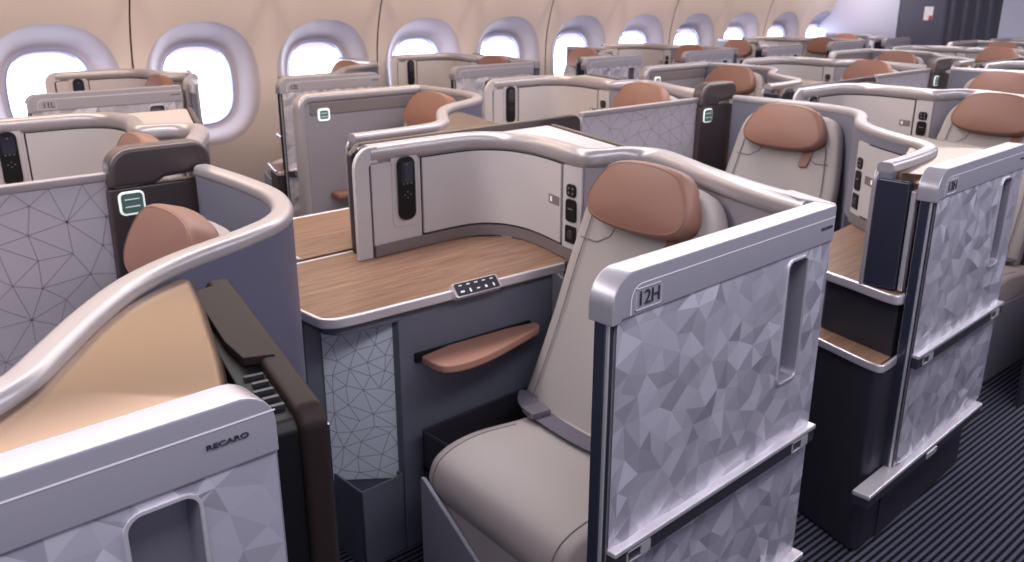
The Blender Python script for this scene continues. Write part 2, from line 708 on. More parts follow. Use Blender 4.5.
        for i, v in enumerate(wall):
            t = (wall[min(i + 1, len(wall) - 1)] - wall[max(i - 1, 0)]).normalized()
            poly.append((v.x + t.y * 0.052, v.y - t.x * 0.052))
        poly += [(1.62, 2.43), (1.62, 2.462), (2.49, 2.462), (2.5, 2.44), (2.265, 1.80)]
        prism(bm, poly, ZW + 0.003, 1.214, 0.008, 2)
        obj('top_cover', bm, 'white', root, 40)
        bm = new()
        sweep(bm, [(2.268, 1.795, 1.2), (2.505, 2.445, 1.2)], rprof(0.0, 0.02, -0.03, 0.02, 0.006))
        obj('edge_trim', bm, 'post', root, 40)
        # flat corner cap that meets the top of the aisle door
        bm = new()
        prism(bm, [(1.892, 0.908), (1.906, 0.908), (1.97, 1.06), (1.93, 1.08), (1.892, 1.0)], 1.19, 1.2435, 0.004, 2)
        obj('corner_cap', bm, 'rail', root, 40)
        bm = new()
        prism(bm, [(1.892, 0.912), (1.903, 0.912), (1.94, 1.0), (1.9, 1.0)], 0.0, 1.192, 0.004, 2)
        obj('corner_post', bm, 'outer', root, 40)
    return root


def build_handset(kind):
    P = PW if kind == 'P' else QW
    s = P.L - 0.138 if kind == 'P' else 0.138
    F = P.frame(s, 1.082, 0.0 if kind == 'P' else -0.045)
    root = thing('handset', F @ Vector((0, -0.11, -0.008)))
    bm = new()
    prism(bm, rounded(0.072, 0.222, 0.028, 6), -0.021, -0.0078, 0.004, 2, mtx=F)
    obj('handset_body', bm, 'black', root, 40)
    bm = new()
    prism(bm, rounded(0.05, 0.07, 0.006, 3, 0, 0.058), -0.0216, -0.0205, 0, mtx=F)
    obj('display', bm, 'gloss', root, 40)
    for (x, y) in ((-.016, .018), (0, .018), (.016, .018), (-.013, -.022), (.013, -.022), (0, -.012), (0, -.032), (0, .085)):
        bm = new()
        prism(bm, rounded(.006, .004, .0015, 2, x, y), -0.0222, -0.0205, 0, mtx=F)
        obj('button', bm, 'trim', root)
    return root


def build_console_p(longer=False):
    root = thing('side_console', (1.6, 2.2, 0))
    top = [(1.125, 1.99), (1.15, 1.96), (1.2, 1.945), (1.985, 1.888), (2.03, 1.888), (2.05, 1.93), (2.095, 2.06), (2.104, 2.17), (2.08, 2.28), (1.985, 2.355),
           (1.78, 2.44), (1.55, 2.45), (1.55, 2.482), (1.125, 2.485)]
    bm = new()
    prism(bm, top, ZW - 0.02, ZW, 0.003, 2)
    obj('worktop', bm, 'wood', root, 40)
    # silver edge along the two free sides
    bm = new()
    edge = catmull([(1.122, 2.48, ZW - .012), (1.122, 2.25, ZW - .012), (1.122, 2.02, ZW - .012), (1.135, 1.965, ZW - .012), (1.2, 1.943, ZW - .012), (1.4, 1.929, ZW - .012), (1.7, 1.907, ZW - .012), (2.0, 1.886, ZW - .012)], 5)
    sweep(bm, [v for v in edge], rprof(-0.002, 0.012, -0.016, 0.0145, 0.005))
    obj('edge_trim', bm, 'silver', root, 50)
    bm = new()
    box(bm, 1.125, 1.56, 2.484, 2.496, ZW - .02, ZW + 0.002, .003)
    obj('rear_trim', bm, 'silver', root, 40)
    # body with an open niche in its corner
    bm = new()
    body = [(1.14, 2.47), (2.0, 2.34), (2.04, 2.2), (2.02, 1.95), (1.97, 1.905), (1.36, 1.95), (1.36, 1.99), (1.20, 2.12), (1.14, 2.12)]
    prism(bm, body, 0.0, ZW - 0.022, 0.006, 2)
    corner = [(1.14, 2.0), (1.165, 1.965), (1.215, 1.955), (1.375, 1.943), (1.375, 2.08), (1.14, 2.2)]
    prism(bm, corner, 0.792, ZW - 0.022, 0.012, 2)
    obj('console_body', bm, 'console', root, 40)
    # niche liner with the net of fine lines
    bm = new()
    lx = Vector((1.36 - 1.195, 1.982 - 2.115, 0))
    Fm = frame_m((1.195, 2.115, 0.25), lx, (0, 0, 1))
    box(bm, 0, lx.length, 0, 0.545, -0.006, 0.0, mtx=Fm)
    line_pattern(bm, lx.length, 0.545, 0.055, 0.0022, 5, Fm, 1)
    obj('niche_liner', bm, ['liner', 'linerline'], root, 30, normals=True)
    # literature bin under the niche
    bm = new()
    t = 0.008
    x0, x1, y0, y1, z0, z1 = 1.2, 1.362, 1.955, 2.15, 0.0, 0.275
    box(bm, x0, x1, y0, y0 + t, z0, z1, .003)
    box(bm, x0, x0 + t, y0, y1, z0, z1, .003)
    box(bm, x1 - t, x1, y0, y1, z0, z1, .003)
    
    box(bm, x0 + t, x1 - t, y0 + t, y1, 0.06, 0.07)
    obj('literature_bin', bm, 'console', root, 40)
    # dark stowage tray between the console and the seat
    bm = new()
    x0, x1, y0, y1 = 1.40, 1.93, 1.72, 1.905
    box(bm, x0, x1, y0, y0 + .012, 0, .43, .004)
    box(bm, x0, x1, y1 - .012, y1, 0, .44, .004)
    box(bm, x0, x0 + .014, y0, y1, 0, .43, .004)
    box(bm, x1 - .014, x1, y0, y1, 0, .43, .004)
    box(bm, x0, x1, y0, y1, 0.30, 0.31)
    obj('stowage_tray', bm, 'dark', root, 40)
    # control strip set over the edge
    Fm = frame_m((1.625, 1.902, ZW - .004), (0.9973, -0.0726, 0), (0.05, 0.68, 0.73))
    bm = new()
    prism(bm, rounded(.178, .05, .01, 4), -0.012, 0.010, .003, 2, mtx=Fm)
    cp = obj('control_panel', bm, 'silver', root, 40)
    bm = new()
    prism(bm, rounded(.162, .042, .006, 3), 0.009, 0.0115, .001, 1, mtx=Fm)
    fp = obj('control_face', bm, 'dark', cp, 40)
    for k in range(5):
        bm = new()
        x = -.06 + .03 * k
        shapes = [rounded(.014, .006, .002, 2, x, -.009), rounded(.006, .014, .002, 2, x, -.009), rounded(.012, .004, .0015, 2, x, -.009), rounded(.009, .009, .003, 2, x, -.009), rounded(.005, .012, .002, 2, x, -.009)]
        prism(bm, shapes[k], .011, .0125, 0, mtx=Fm)
        prism(bm, rounded(.012, .003, .001, 2, x, .012), .011, .0125, 0, mtx=Fm)
        obj('button', bm, 'icon', cp)
    # padded armrest on a dark bracket
    ax = Vector((0.9973, -0.0726, 0))
    Fm = frame_m((1.41, 1.934, 0.665), ax, (-ax.y, ax.x, 0))
    bm = new()
    box(bm, 0.0, 0.46, 0.0, 0.018, -0.018, 0.012, .004, mtx=Fm)
    br = obj('armrest_bracket', bm, 'black', root, 40)
    bm = new()
    ol = chaikin([(0.006, 0.002), (0.004, -0.09), (0.02, -0.135), (0.09, -0.15), (0.19, -0.14), (0.37, -0.085), (0.455, -0.06), (0.46, -0.004)], 1)
    prism(bm, ol, -.012, 0.014, .006, 3, mtx=Fm)
    obj('armrest_pad', bm, 'armrest', br, 50)
    return root


def build_console_q(front=2.485):
    """Console on the aisle side of a suite whose seat is set inwards; front = where its worktop starts."""
    root = thing('side_console', (2.8, 1.2, 0))
    d = front - 2.485
    top = [(2.485 + d, 0.965), (2.50 + d, 0.957), (2.62, 0.957), (2.62, 0.957), (3.2, 0.99), (3.36, 1.46), (3.28, 1.47), (2.9, 1.44), (2.575 + d, 1.25), (2.56 + d, 1.235)]
    if longer := (d < -0.05):
        top = [(front, 0.957), (2.62, 0.957), (3.2, 0.99), (3.36, 1.46), (3.28, 1.47), (3.0, 1.49), (front, 1.49)]
    bm = new()
    prism(bm, top, ZW - 0.02, ZW, 0.003, 2)
    obj('worktop', bm, 'wood', root, 40)
    bm = new()
    z = ZW - .012
    if longer:
        ed = [(3.3, 1.492, z), (3.0, 1.495, z), (front + .03, 1.495, z), (front, 1.47, z), (front - .002, 0.96, z)]
    else:
        ed = catmull([(3.0, 1.485, z), (2.8, 1.37, z), (2.6, 1.268, z), (2.56, 1.235, z), (2.525, 1.12, z), (2.482, 0.985, z), (2.49, 0.953, z), (2.515, 0.951, z)], 5)
    sweep(bm, ed[::-1], rprof(-0.012, 0.003, -0.016, 0.0145, 0.005) if False else rprof(-0.003, 0.012, -0.016, 0.0145, 0.005))
    obj('edge_trim', bm, 'silver', root, 50)
    bm = new()
    if longer:
        prism(bm, [(front + .02, 0.97), (3.2, 1.0), (3.34, 1.46), (front + .02, 1.475)], 0, ZW - .022, .01, 2)
        obj('console_body', bm, 'console', root, 40)
        return root
    prism(bm, [(2.505, 0.962), (3.2, 0.975), (3.36, 1.45), (2.9, 1.42), (2.585, 1.235)], 0.6, ZW - .022, .01, 2)
    prism(bm, [(2.395, 0.955), (2.42, 0.94), (3.2, 0.94), (3.38, 1.46), (2.9, 1.42), (2.515, 1.285)], 0.0, 0.645, .014, 3)
    obj('console_body', bm, 'dark', root, 40)
    bm = new()
    prism(bm, [(2.415, 0.962), (2.512, 0.962), (2.60, 1.245), (2.525, 1.275)], 0.645, 0.652, 0.002, 1)
    sh = obj('lower_shelf', bm, 'wood', root, 40)
    bm = new()
    sweep(bm, catmull([(2.52, 0.95, .65), (2.43, 0.946, .65), (2.402, 0.962, .65), (2.44, 1.09, .65), (2.508, 1.28, .65)], 5)[::-1], rprof(-.002, .008, -.014, .012, .004))
    obj('shelf_trim', bm, 'silver', sh, 50)
    return root


def seat_profile(z):
    """Backrest front face offset (x), half width and half thickness at height z."""
    t = (z - 0.44) / 0.82
    x = 0.0 + 0.265 * t + 0.03 * math.sin(PI * t)
    hw = 0.305 - 0.03 * t - 0.06 * max(0, t - 0.55) ** 1.2 * 2.0
    return x, hw


def build_seat(kind):
    """Seat facing forward (-x). Base at the crease of cushion and backrest."""
    cx, cy = (1.70, 1.505) if kind == 'P' else (3.42, 2.02)
    root = thing('cabin_recliner', (cx, cy, 0))

    yc = cy - .10 if kind == 'P' else cy - .03

    def ring(z, k, th):
        x, hw = seat_profile(z)
        hw *= k
        pts = []
        for j in range(36):
            a = 2 * PI * j / 36
            c, s = math.cos(a), math.sin(a)
            e = 2 / 4.0
            u = math.copysign(abs(c) ** e, c)
            v = math.copysign(abs(s) ** e, s)
            bow = 0.025 * (v * v)
            pts.append(Vector((cx + x + th / 2 + u * th / 2 - bow * 1.0, cy + v * hw, z)))
        return pts
    bm = new()
    rings = []
    for i in range(15):
        z = 0.44 + 0.645 * i / 14
        rings.append(ring(z, 1.0, 0.10))
    for (z, k, th) in ((1.125, .985, .098), (1.157, .94, .09), (1.18, .86, .08), (1.195, .72, .065), (1.202, .45, .04)):
        rings.append(ring(z, k, th))
    loft(bm, rings)
    br = obj('backrest', bm, 'seat', root, 60)
    front = lambda y, z: Vector((cx + seat_profile(z)[0] - 0.025 * min(1, (y / seat_profile(z)[1]) ** 2) * 1.0 + 0.0, cy + y, z))
    for s in (-1, 1):
        sm = new()
        tube(sm, [front(s * (seat_profile(z)[1] - .055), z) for z in [0.5 + 0.06 * k for k in range(11)]], .0022)
        obj('seam', sm, 'seam', br)
        sm = new()
        tube(sm, [front(s * y, z) for (y, z) in ((.235, 1.0), (.17, .995), (.125, 1.02), (.105, 1.06), (.10, 1.12))], .0022)
        obj('seam', sm, 'seam', br)
    # headrest: wide at the bottom corners, narrower at the top
    tilt = math.atan2(0.265, 0.82)
    up = Vector((math.sin(tilt), 0, math.cos(tilt)))
    o = front(0, 1.055 if kind == 'P' else 1.04)
    F = frame_m(o + Vector((0.0, 0, 0)), (0, -1, 0), up)
    ol = chaikin([(-.165, .0), (-.212, .05), (-.185, .13), (-.12, .2), (.12, .2), (.185, .13), (.212, .05), (.165, .0), (.0, -.012)], 3)
    bm = new()
    pillow(bm, ol, 0.075, 0.012, F, 0.024)
    hd = obj('headrest', bm, 'head', root, 60)
    hs = new()
    loop = [F @ Vector((x * 0.93, .095 + (y - .095) * .9, .0735)) for x, y in ol]
    tube(hs, loop + [loop[0]], .0018)
    obj('piping', hs, 'head', hd)
    # pull tab below one corner of the headrest
    bm = new()
    prism(bm, [(.10, -.075), (.135, -.07), (.15, .0), (.10, -.0), (.09, -.06)], 0.004, 0.012, .002, 1, mtx=F)
    tb = obj('pull_tab', bm, 'head', hd, 40)
    # cushion, drooping over the front edge
    prof = catmull([(cx + .05, .47), (cx - .1, .478), (cx - .25, .492), (cx - .345, .484), (cx - .41, .455), (cx - .435, .40), (cx - .43, .35), (cx - .405, .31)], 5)
    prof = [(v.x, v.y) for v in prof] + [(cx - .2, .29), (cx + .05, .30)]
    rings = []
    mx, mz = cx - .2, .38
    for (y, k) in ((-.295, .86), (-.29, .92), (-.28, .965), (-.255, .99), (-.18, 1.0), (0, 1.005), (.18, 1.0), (.255, .99), (.28, .965), (.29, .92), (.295, .86)):
        rings.append([Vector((mx + (x - mx) * (0.5 + k / 2), yc + y, mz + (z - mz) * k)) for x, z in prof])
    bm = new()
    loft(bm, rings)
    cu = obj('cushion', bm, 'seat', root, 60)
    for s in (-1, 1):
        sm = new()
        tube(sm, [Vector((mx + (x - mx) * 1.0, yc + s * .257, mz + (z - mz) * .993)) for x, z in prof[6:34]], .002)
        obj('seam', sm, 'seam', cu)
    # leg rest hanging under the front
    bm = new()
    Fl = frame_m((cx - .405, yc, .0), (0, -1, 0), (0, 0, 1))
    pillow(bm, chaikin([(-.27, 0.02), (.27, 0.02), (.283, .2), (.285, .40), (-.285, .40), (-.283, .2)], 2), 0.022, .01, Fl, .015)
    obj('leg_rest', bm, 'seat', root, 60)
    # pale shell under the cushion with a cut-away front corner
    bm = new()
    prism(bm, [(cx - .385, yc - .285), (cx + .25, yc - .285), (cx + .25, yc + .285), (cx - .385, yc + .285)], 0.0, 0.30, .015, 2)
    for s in (-1, 1):
        prism(bm, [(s * .30, 0), (s * .30, .395), (s * .285, .40), (s * .02, .265), (0, .26), (0, 0)], .034, .046, .003, 1, mtx=Fl)
        box(bm, cx - .44, cx + .2, yc + s * .293 - .008, yc + s * .293 + .008, 0.0, 0.37, .004)
    obj('seat_base', bm, 'shellseat', root, 40)
    # seat belt across the crease
    bm = new()
    pts = catmull([(cx + .02, cy + .28, .50), (cx - .03, cy + .22, .494), (cx - .055, cy + .08, .493), (cx - .055, cy - .1, .493), (cx - .02, cy - .25, .496), (cx + .02, cy - .28, .50)], 5)
    sweep(bm, pts, [(-.032, -.0015), (.032, -.0015), (.032, .002), (-.032, .002)])
    bl = obj('seat_belt', bm, 'belt', root, 30)
    bm = new()
    box(bm, -.035, .035, -.03, .03, 0, .02, .004, mtx=Matrix.Translation((cx - .058, cy + .15, .495)) @ Matrix.Rotation(-0.15, 4, 'Z'))
    bk = obj('buckle', bm, 'buckle', bl, 40)
    if kind == 'P':
        root.rotation_euler.z = math.radians(-5)
    return root


def build_door(kind, seed):
    x0, x1 = (1.089, 1.89) if kind == 'P' else (2.505, 3.247)
    y0 = 0.906
    root = thing('suite_door', ((x0 + x1) / 2, y0 + .025, 0))
    zb, zp = 0.285, 1.160
    to3 = lambda x, z, d: Vector((x, y0 - 0.0035 + (-d), z))
    hx0, hx1, hz0, hz1 = x1 - .195, x1 - .107, .838, 1.142
    hole = rounded(hx1 - hx0, hz1 - hz0, .02, 4, (hx0 + hx1) / 2, (hz0 + hz1) / 2)
    out = [(x0 + .013, zp), (x0 + .013, zb + .04), (x0 + .026, zb + .01), (x0 + .055, zb), (x1 - .05, zb), (x1 - .015, zb + .012), (x1 - .006, zb + .045), (x1 - .004, zp)]
    bm = facet_panel(out, hole, 0.040, 0.0078, to3, seed)
    sk = obj('faceted_skin', bm, 'facet', root, smooth=False, normals=False)
    # core slab behind the skin, with the hand pocket left open
    bm = new()
    yk0, yk1 = y0 + 0.001, y0 + 0.044
    box(bm, x0 + .012, hx0, yk0, yk1, zb, zp)
    box(bm, hx1, x1, yk0, yk1, zb, zp)
    box(bm, hx0, hx1, yk0, yk1, zb, hz0)
    box(bm, hx0, hx1, yk0, yk1, hz1, zp)
    box(bm, hx0, hx1, yk1 - .012, yk1, hz0, hz1)
    obj('door_core', bm, 'cap', root, 30)
    # silver hand pocket
    bm = new()
    o2 = rounded(hx1 - hx0 + .006, hz1 - hz0 + .006, .023, 5, (hx0 + hx1) / 2, (hz0 + hz1) / 2)
    i2 = rounded(hx1 - hx0 - .003, hz1 - hz0 - .003, .019, 5, (hx0 + hx1) / 2, (hz0 + hz1) / 2)
    i3 = rounded(hx1 - hx0 - .010, hz1 - hz0 - .010, .017, 5, (hx0 + hx1) / 2, (hz0 + hz1) / 2)
    R = lambda o, y: [Vector((x, y, z)) for x, z in o]
    loft(bm, [R(o2, y0 - .001), R(o2, y0 - .007), R(i2, y0 - .007), R(i2, y0 - .002)], cap=False)
    hp = obj('hand_pocket', bm, 'silver', root, 40)
    bm = new()
    loft(bm, [R(i2, y0 - .003), R(i3, y0 + .030)], cap=False)
    bm.faces.new([bm.verts.new(v) for v in R(i3, y0 + .030)])
    obj('pocket_lining', bm, 'pocket', hp, 40)
    # cap along the top, its front corner rounded and turned down
    xc = x0 + 0.055
    arc = [(xc - .06 * math.sin(a), 1.183 + .06 * math.cos(a)) for a in [PI / 2 * k / 8 for k in range(9)]]
    ol = [(x1, zp - .003)] + [(x1, 1.243)] + arc + [(x0 - .005, 1.15), (x0 + .018, 1.15), (x0 + .024, zp - .003)]
    if kind == 'Q':
        arc2 = [(x1 - .045 + .045 * math.sin(a), 1.198 + .045 * math.cos(a)) for a in [PI / 2 * k / 6 for k in range(6, -1, -1)]]
        ol = [(x1, zp - .003)] + arc2 + arc + [(x0 - .005, 1.15), (x0 + .018, 1.15), (x0 + .024, zp - .003)]
    bm = new()
    Fm = frame_m((0, y0 - .007, 0), (1, 0, 0), (0, 0, 1))
    prism(bm, ol, -.058, 0, .003, 2, mtx=Fm)
    cp = obj('top_cap', bm, 'cap', root, 30)
    # fine white line across the cap, and the outlined seat plate
    bm = new()
    lz = 1.216
    r = .03
    ln = [(x1 - .002, lz), (x0 + .045 + r, lz)] + [(x0 + .045 + r - r * math.sin(a), lz - r + r * math.cos(a)) for a in [PI / 2 * k / 6 for k in range(1, 7)]] + [(x0 + .045, zp)]
    for a, b in zip(ln, ln[1:]):
        a, b = Vector(a), Vector(b)
        t = (b - a).normalized()
        s = Vector((-t.y, t.x)) * .0013
        bm.faces.new([bm.verts.new((v.x, y0 - .0078, v.y)) for v in (a - s, b - s, b + s, a + s)])
    obj('cap_line', bm, 'line', cp, smooth=False)
    bm = new()
    px0, px1, pz0, pz1 = x0 + .058, x0 + .134, 1.164, 1.207
    for (a, b, c, d) in ((px0, px1, pz0, pz0 + .002), (px0, px1, pz1 - .002, pz1), (px0, px0 + .002, pz0, pz1), (px1 - .002, px1, pz0, pz1)):
        box(bm, a, b, y0 - .0082, y0 - .006, c, d)
    obj('seat_plate', bm, 'silver', cp)
    # ledge across the middle with a latch window at each end
    bm = new()
    box(bm, x0 + .012, x1 - .003, y0 - .024, y0 + .001, .664, .676, .003)
    lg = obj('ledge', bm, 'silver', root, 40)
    bm = new()
    box(bm, x0 + .012, x1 - .003, y0 - .021, y0 + .001, .630, .666, .004)
    lf = obj('ledge_face', bm, 'dark', lg, 40)
    for xa in (x0 + .05, x1 - .115):
        bm = new()
        for (a, b, c, d) in ((0, .075, 0, .003), (0, .075, .025, .028), (0, .003, 0, .028), (.072, .075, 0, .028), (.045, .072, .004, .024)):
            box(bm, xa + a, xa + b, y0 - .0235, y0 - .019, .634 + c, .633 + d)
        obj('latch', bm, 'silver', lg)
    # sill at the foot
    bm = new()
    sx0, sx1 = (x0, x1 + .015) if kind == 'P' else (x0 - .21, x1 - .03)
    box(bm, sx0, sx1, y0 - .026, y0 + .03, .268, .284, .005)
    so = obj('sill', bm, 'silver', root, 40)
    bm = new()
    box(bm, sx0 + .004, sx1 - .004, y0 - .022, y0 + .03, .235, .27, .004)
    obj('sill_face', bm, 'dark', so, 40)
    bm = new()
    mid = sx0 + (sx1 - sx0) * .5
    box(bm, mid - .03, mid + .05, y0 - .026, y0 - .02, .24, .262, .002)
    obj('latch', bm, 'silver', so)
    # dark channels down the leading edge
    bm = new()
    for k, (a, b) in enumerate(((0.0, .006), (.010, .015))):
        box(bm, x0 - .003 + a, x0 - .003 + b, y0 + .002 + .010 * (1 - k), y0 + .038, .0 + zb, 1.16, .003)
    obj('edge_channel', bm, 'gloss', root, 40)
    bm = new()
    box(bm, x0 + .0025, x0 + .0075, y0 + .006, y0 + .03, zb, 1.16, .002)
    obj('edge_strip', bm, 'silver', root, 40)
    # plinth to the floor
    bm = new()
    box(bm, x0 + .03, x1 - .02, y0 + .03, y0 + .046, 0, zb)
    obj('plinth', bm, 'dark', root)
    return root


def door_text(d, kind, plate=None, brand=None):
    cap = [c for c in d.children if c.name.startswith('top_cap')][0]
    x0, x1 = (1.089, 1.89) if kind == 'P' else (2.505, 3.247)
    off = d.location.x - (x0 + x1) / 2
    yo = d.location.y - .931
    if plate:
        text('lettering', plate, .040, (x0 + .096 + off, .906 - .0082 + yo, 1.1855), cap, sx=.98)
    if brand:
        text('lettering', 'RECARO', brand, (x1 - .066 + off if kind == 'Q' and not plate else x1 - .04 + off, .906 - .0080 + yo, 1.195), cap, sx=1.5, bold=.00015)


def build_monitor():
    """Screen on an arm-less housing behind the suite in front; faces aft."""
    root = thing('monitor', (.56, 1.25, .6))
    a, b = Vector((.515, .96, 0)), Vector((.625, 1.51, 0))
    ax = (b - a).normalized()
    L = (b - a).length
    F = frame_m((a.x, a.y, 0.0), ax, Vector((0, -0.0, 1)))      # local z = outward (aft)
    top0, top1 = 1.158, 1.205
    ol = [(0.0, .62), (L, .62), (L, top1 - .02), (L - .03, top1), (.03, top0), (0.006, top0 - .02)]
    bm = new()
    prism(bm, ol, -.012, .03, .01, 3, mtx=F)
    obj('screen_housing', bm, 'housing', root, 40)
    bm = new()
    prism(bm, [(.012, .635), (L - .02, .635), (L - .02, top1 - .035), (.012, top0 - .03)], .029, .0315, 0, mtx=F)
    obj('screen', bm, 'gloss', root, 30)
    # recessed back cover with raised lid
    ol = [(0.012, .64), (L - .012, .64), (L - .012, top1 - .03), (L - .03, top1 - .014), (.03, top0 - .016), (0.016, top0 - .03)]
    bm = new()
    prism(bm, ol, -.06, -.01, .004, 2, mtx=F)
    bk = obj('back_housing', bm, 'black', root, 40)
    bm = new()
    sl = (top1 - top0) / L
    zt = lambda x: top0 + sl * x + .001
    pl = [(.19, .012), (.2, -.036), (.27, -.046), (L - .09, -.046), (L - .06, -.03), (L - .05, .012)]
    Ft = frame_m((a.x, a.y, top0 - .004), (ax.x, ax.y, sl), (ax.y, -ax.x, 0))
    prism(bm, [(x, y) for x, y in pl], -.01, .006, .003, 2, mtx=Ft @ Matrix.Scale(-1, 4, (0, 0, 1)))
    obj('top_lid', bm, 'housing', root, 40)
    def slot(*a):
        sv = new()
        box(sv, *a, mtx=F)
        obj('vent_slot', sv, 'dark', bk)
    for k in range(11):
        x = .05 + k * .042
        slot(x, x + .026, zt(x) - .045, zt(x) - .035, -.0615, -.059)
    for k in range(4):
        z = 1.03 - k * .07
        slot(.03, .036, z, z + .05, -.0615, -.059)
        slot(.05, .056, z, z + .05, -.0615, -.059)
    for k in range(5):
        x = .06 + k * .025
        slot(x, x + .008, zt(x) - .03, zt(x) - .012, -.046 + .006 * (k % 2), -.016)
    return root


def build_divider():
    """Board between two inward seats: fixed spine and patterned sliding panel."""
    root = thing('centre_divider', (2.6, 2.485, 0))
    bm = new()
    Fm = frame_m((0, 2.473, 0), (1, 0, 0), (0, 0, 1))
    prism(bm, [(1.56, .86)] + [(2.72, .86)] + [(2.72 - .05 + .05 * math.cos(a), 1.205 + .035 * math.sin(a)) for a in [PI / 2 * k / 6 for k in range(7)]] + [(1.60, 1.236), (1.56, 1.20)], -.03, 0, .008, 2, mtx=Fm)
    sp = obj('spine', bm, 'post', root, 40)
    bm = new()
    box(bm, 2.575, 2.655, 2.470, 2.474, 1.165, 1.195, .001)
    obj('spine_slot', bm, 'dark', sp)
    bm = new()
    box(bm, 2.735, 3.60, 2.480, 2.498, .58, 1.222)
    line_pattern(bm, .865, .64, .085, .0034, 11, frame_m((2.735, 2.480, .58), (1, 0, 0), (0, 0, 1)), 1)
    obj('patterned_panel', bm, ['pattern', 'patline'], root, 30)
    bm = new()
    box(bm, 2.735, 3.60, 2.474, 2.504, 1.22, 1.244, .005)
    obj('top_trim', bm, 'rail', root, 40)
    bm = new()
    box(bm, 2.66, 3.60, 2.472, 2.506, .3, .582, .01)
    obj('lower_board', bm, 'dark', root, 40)
    return root


def build_post():
    root = thing('divider_post', (3.72, 2.48, 0))
    bm = new()
    Fm = frame_m((0, 2.452, 0), (1, 0, 0), (0, 0, 1))
    z1 = 1.312

    def outl(zb, a0, a1):
        return [(a0 + .012, zb), (a1, zb)] + [(a1 - .045 + .045 * math.cos(t), z1 - .045 + .045 * math.sin(t)) for t in [PI / 2 * k / 7 for k in range(8)]] + \
               [(a0 + .07 - .05 * math.sin(t), z1 - .05 + .05 * math.cos(t)) for t in [PI / 2 * k / 7 for k in range(8)]]
    prism(bm, [(3.545, 0.0), (3.86, 0.0), (3.872, 1.20), (3.572, 1.20)], -.06, 0, .008, 2, mtx=Fm)
    obj('post_body', bm, 'post', root, 40)
    bm = new()
    prism(bm, [(3.573, 1.198), (3.70, 1.198), (3.73, 1.215), (3.872, 1.222)] + [(3.872 - .05 + .05 * math.cos(t), z1 - .05 + .05 * math.sin(t)) for t in [PI / 2 * k / 7 for k in range(8)]] +
          [(3.645 - .065 * math.sin(t), z1 - .06 + .06 * math.cos(t)) for t in [PI / 2 * k / 7 for k in range(8)]], -.066, .006, .016, 4, mtx=Fm)
    obj('post_cap', bm, 'post', root, 50)
    bm = new()
    prism(bm, rounded(.072, .068, .016, 5, 3.628, 1.156), 0, .006, .002, 1, mtx=Fm)
    sg = obj('lit_sign', bm, 'sign', root, 40)
    bm = new()
    prism(bm, rounded(.06, .056, .010, 4, 3.628, 1.156), .005, .0075, 0, mtx=Fm)
    obj('sign_face', bm, 'green', sg)
    bm = new()
    box(bm, 3.608, 3.648, 1.166, 1.169, .0074, .0085, mtx=Fm)
    box(bm, 3.608, 3.648, 1.145, 1.148, .0074, .0085, mtx=Fm)
    obj('sign_lines', bm, 'icon', sg)
    return root


def build_screen_wall():
    """Closed aisle screen on the far side of a middle-column suite (local to the Q plan)."""
    y = 2.37
    x0, x1 = 3.06, 3.802
    root = thing('aisle_screen', (3.46, y, 0))
    bm = new()
    Fm = frame_m((0, y, 0), (1, 0, 0), (0, 0, 1))
    prism(bm, [(x0, 0.0), (x1, 0.0), (x1, 1.235)] + [(x0 + .05 - .05 * math.sin(t), 1.185 + .05 * math.cos(t)) for t in [PI / 2 * k / 6 for k in range(7)]], -.05, 0, .004, 2, mtx=Fm)
    obj('screen_panel', bm, 'inner', root, 40)
    bm = new()
    pts = [Vector((x0, y + .02, .0)), Vector((x0, y + .02, .6))] + [Vector((x0 + .05 - .05 * math.cos(t), y + .02, 1.17 + .05 * math.sin(t))) for t in [PI / 2 * k / 6 for k in range(7)]] + [Vector((x0 + .4, y + .02, 1.22)), Vector((x1 + .02, y + .02, 1.22))]
    sweep(bm, pts, rprof(-.035, .035, -.02, .026, .018, 4))
    obj('screen_rail', bm, 'rail', root, 50)
    bm = new()
    box(bm, x0 + .05, x1, y - .006, y + .002, 1.135, 1.195, .002)
    obj('upper_band', bm, 'trim', root, 40)
    bm = new()
    prism(bm, rounded(.072, .066, .016, 5, x0 + .125, 1.135), 0.006, .012, .002, 1, mtx=Fm)
    sg = obj('lit_sign', bm, 'sign', root, 40)
    bm = new()
    prism(bm, rounded(.05, .044, .008, 4, x0 + .125, 1.135), .011, .0135, 0, mtx=Fm)
    obj('sign_face', bm, 'green', sg)
    bm = new()
    box(bm, x0 + .106, x0 + .144, 1.142, 1.145, .0134, .0145, mtx=Fm)
    box(bm, x0 + .106, x0 + .144, 1.124, 1.127, .0134, .0145, mtx=Fm)
    obj('sign_lines', bm, 'icon', sg)
    bm = new()
    box(bm, x0 + .14, x0 + .56, y - .085, y + .0, .69, .725, .012, 3)
    obj('armrest', bm, 'head', root, 50)
    return root


# ------------------------------------------------------------------ place the suites
ORD = ['first', 'second', 'third', 'fourth', 'fifth', 'sixth', 'seventh', 'eighth', 'ninth', 'tenth']
H0, G0, L0 = (0, 0), (1.96, 1.57), (0.17, 3.98)
COLS = {
    'H': ('carpet-aisle column', H0, [('P', k) for k in range(0, 3)] + [('Q', k) for k in range(-1, 3)]),
    'G': ('middle column', G0, [('P', k) for k in range(-1, 4)] + [('Q', k) for k in range(-1, 3)]),
    'L': ('window column', L0, [('P', k) for k in range(0, 4)] + [('Q', k) for k in range(0, 4)]),
}
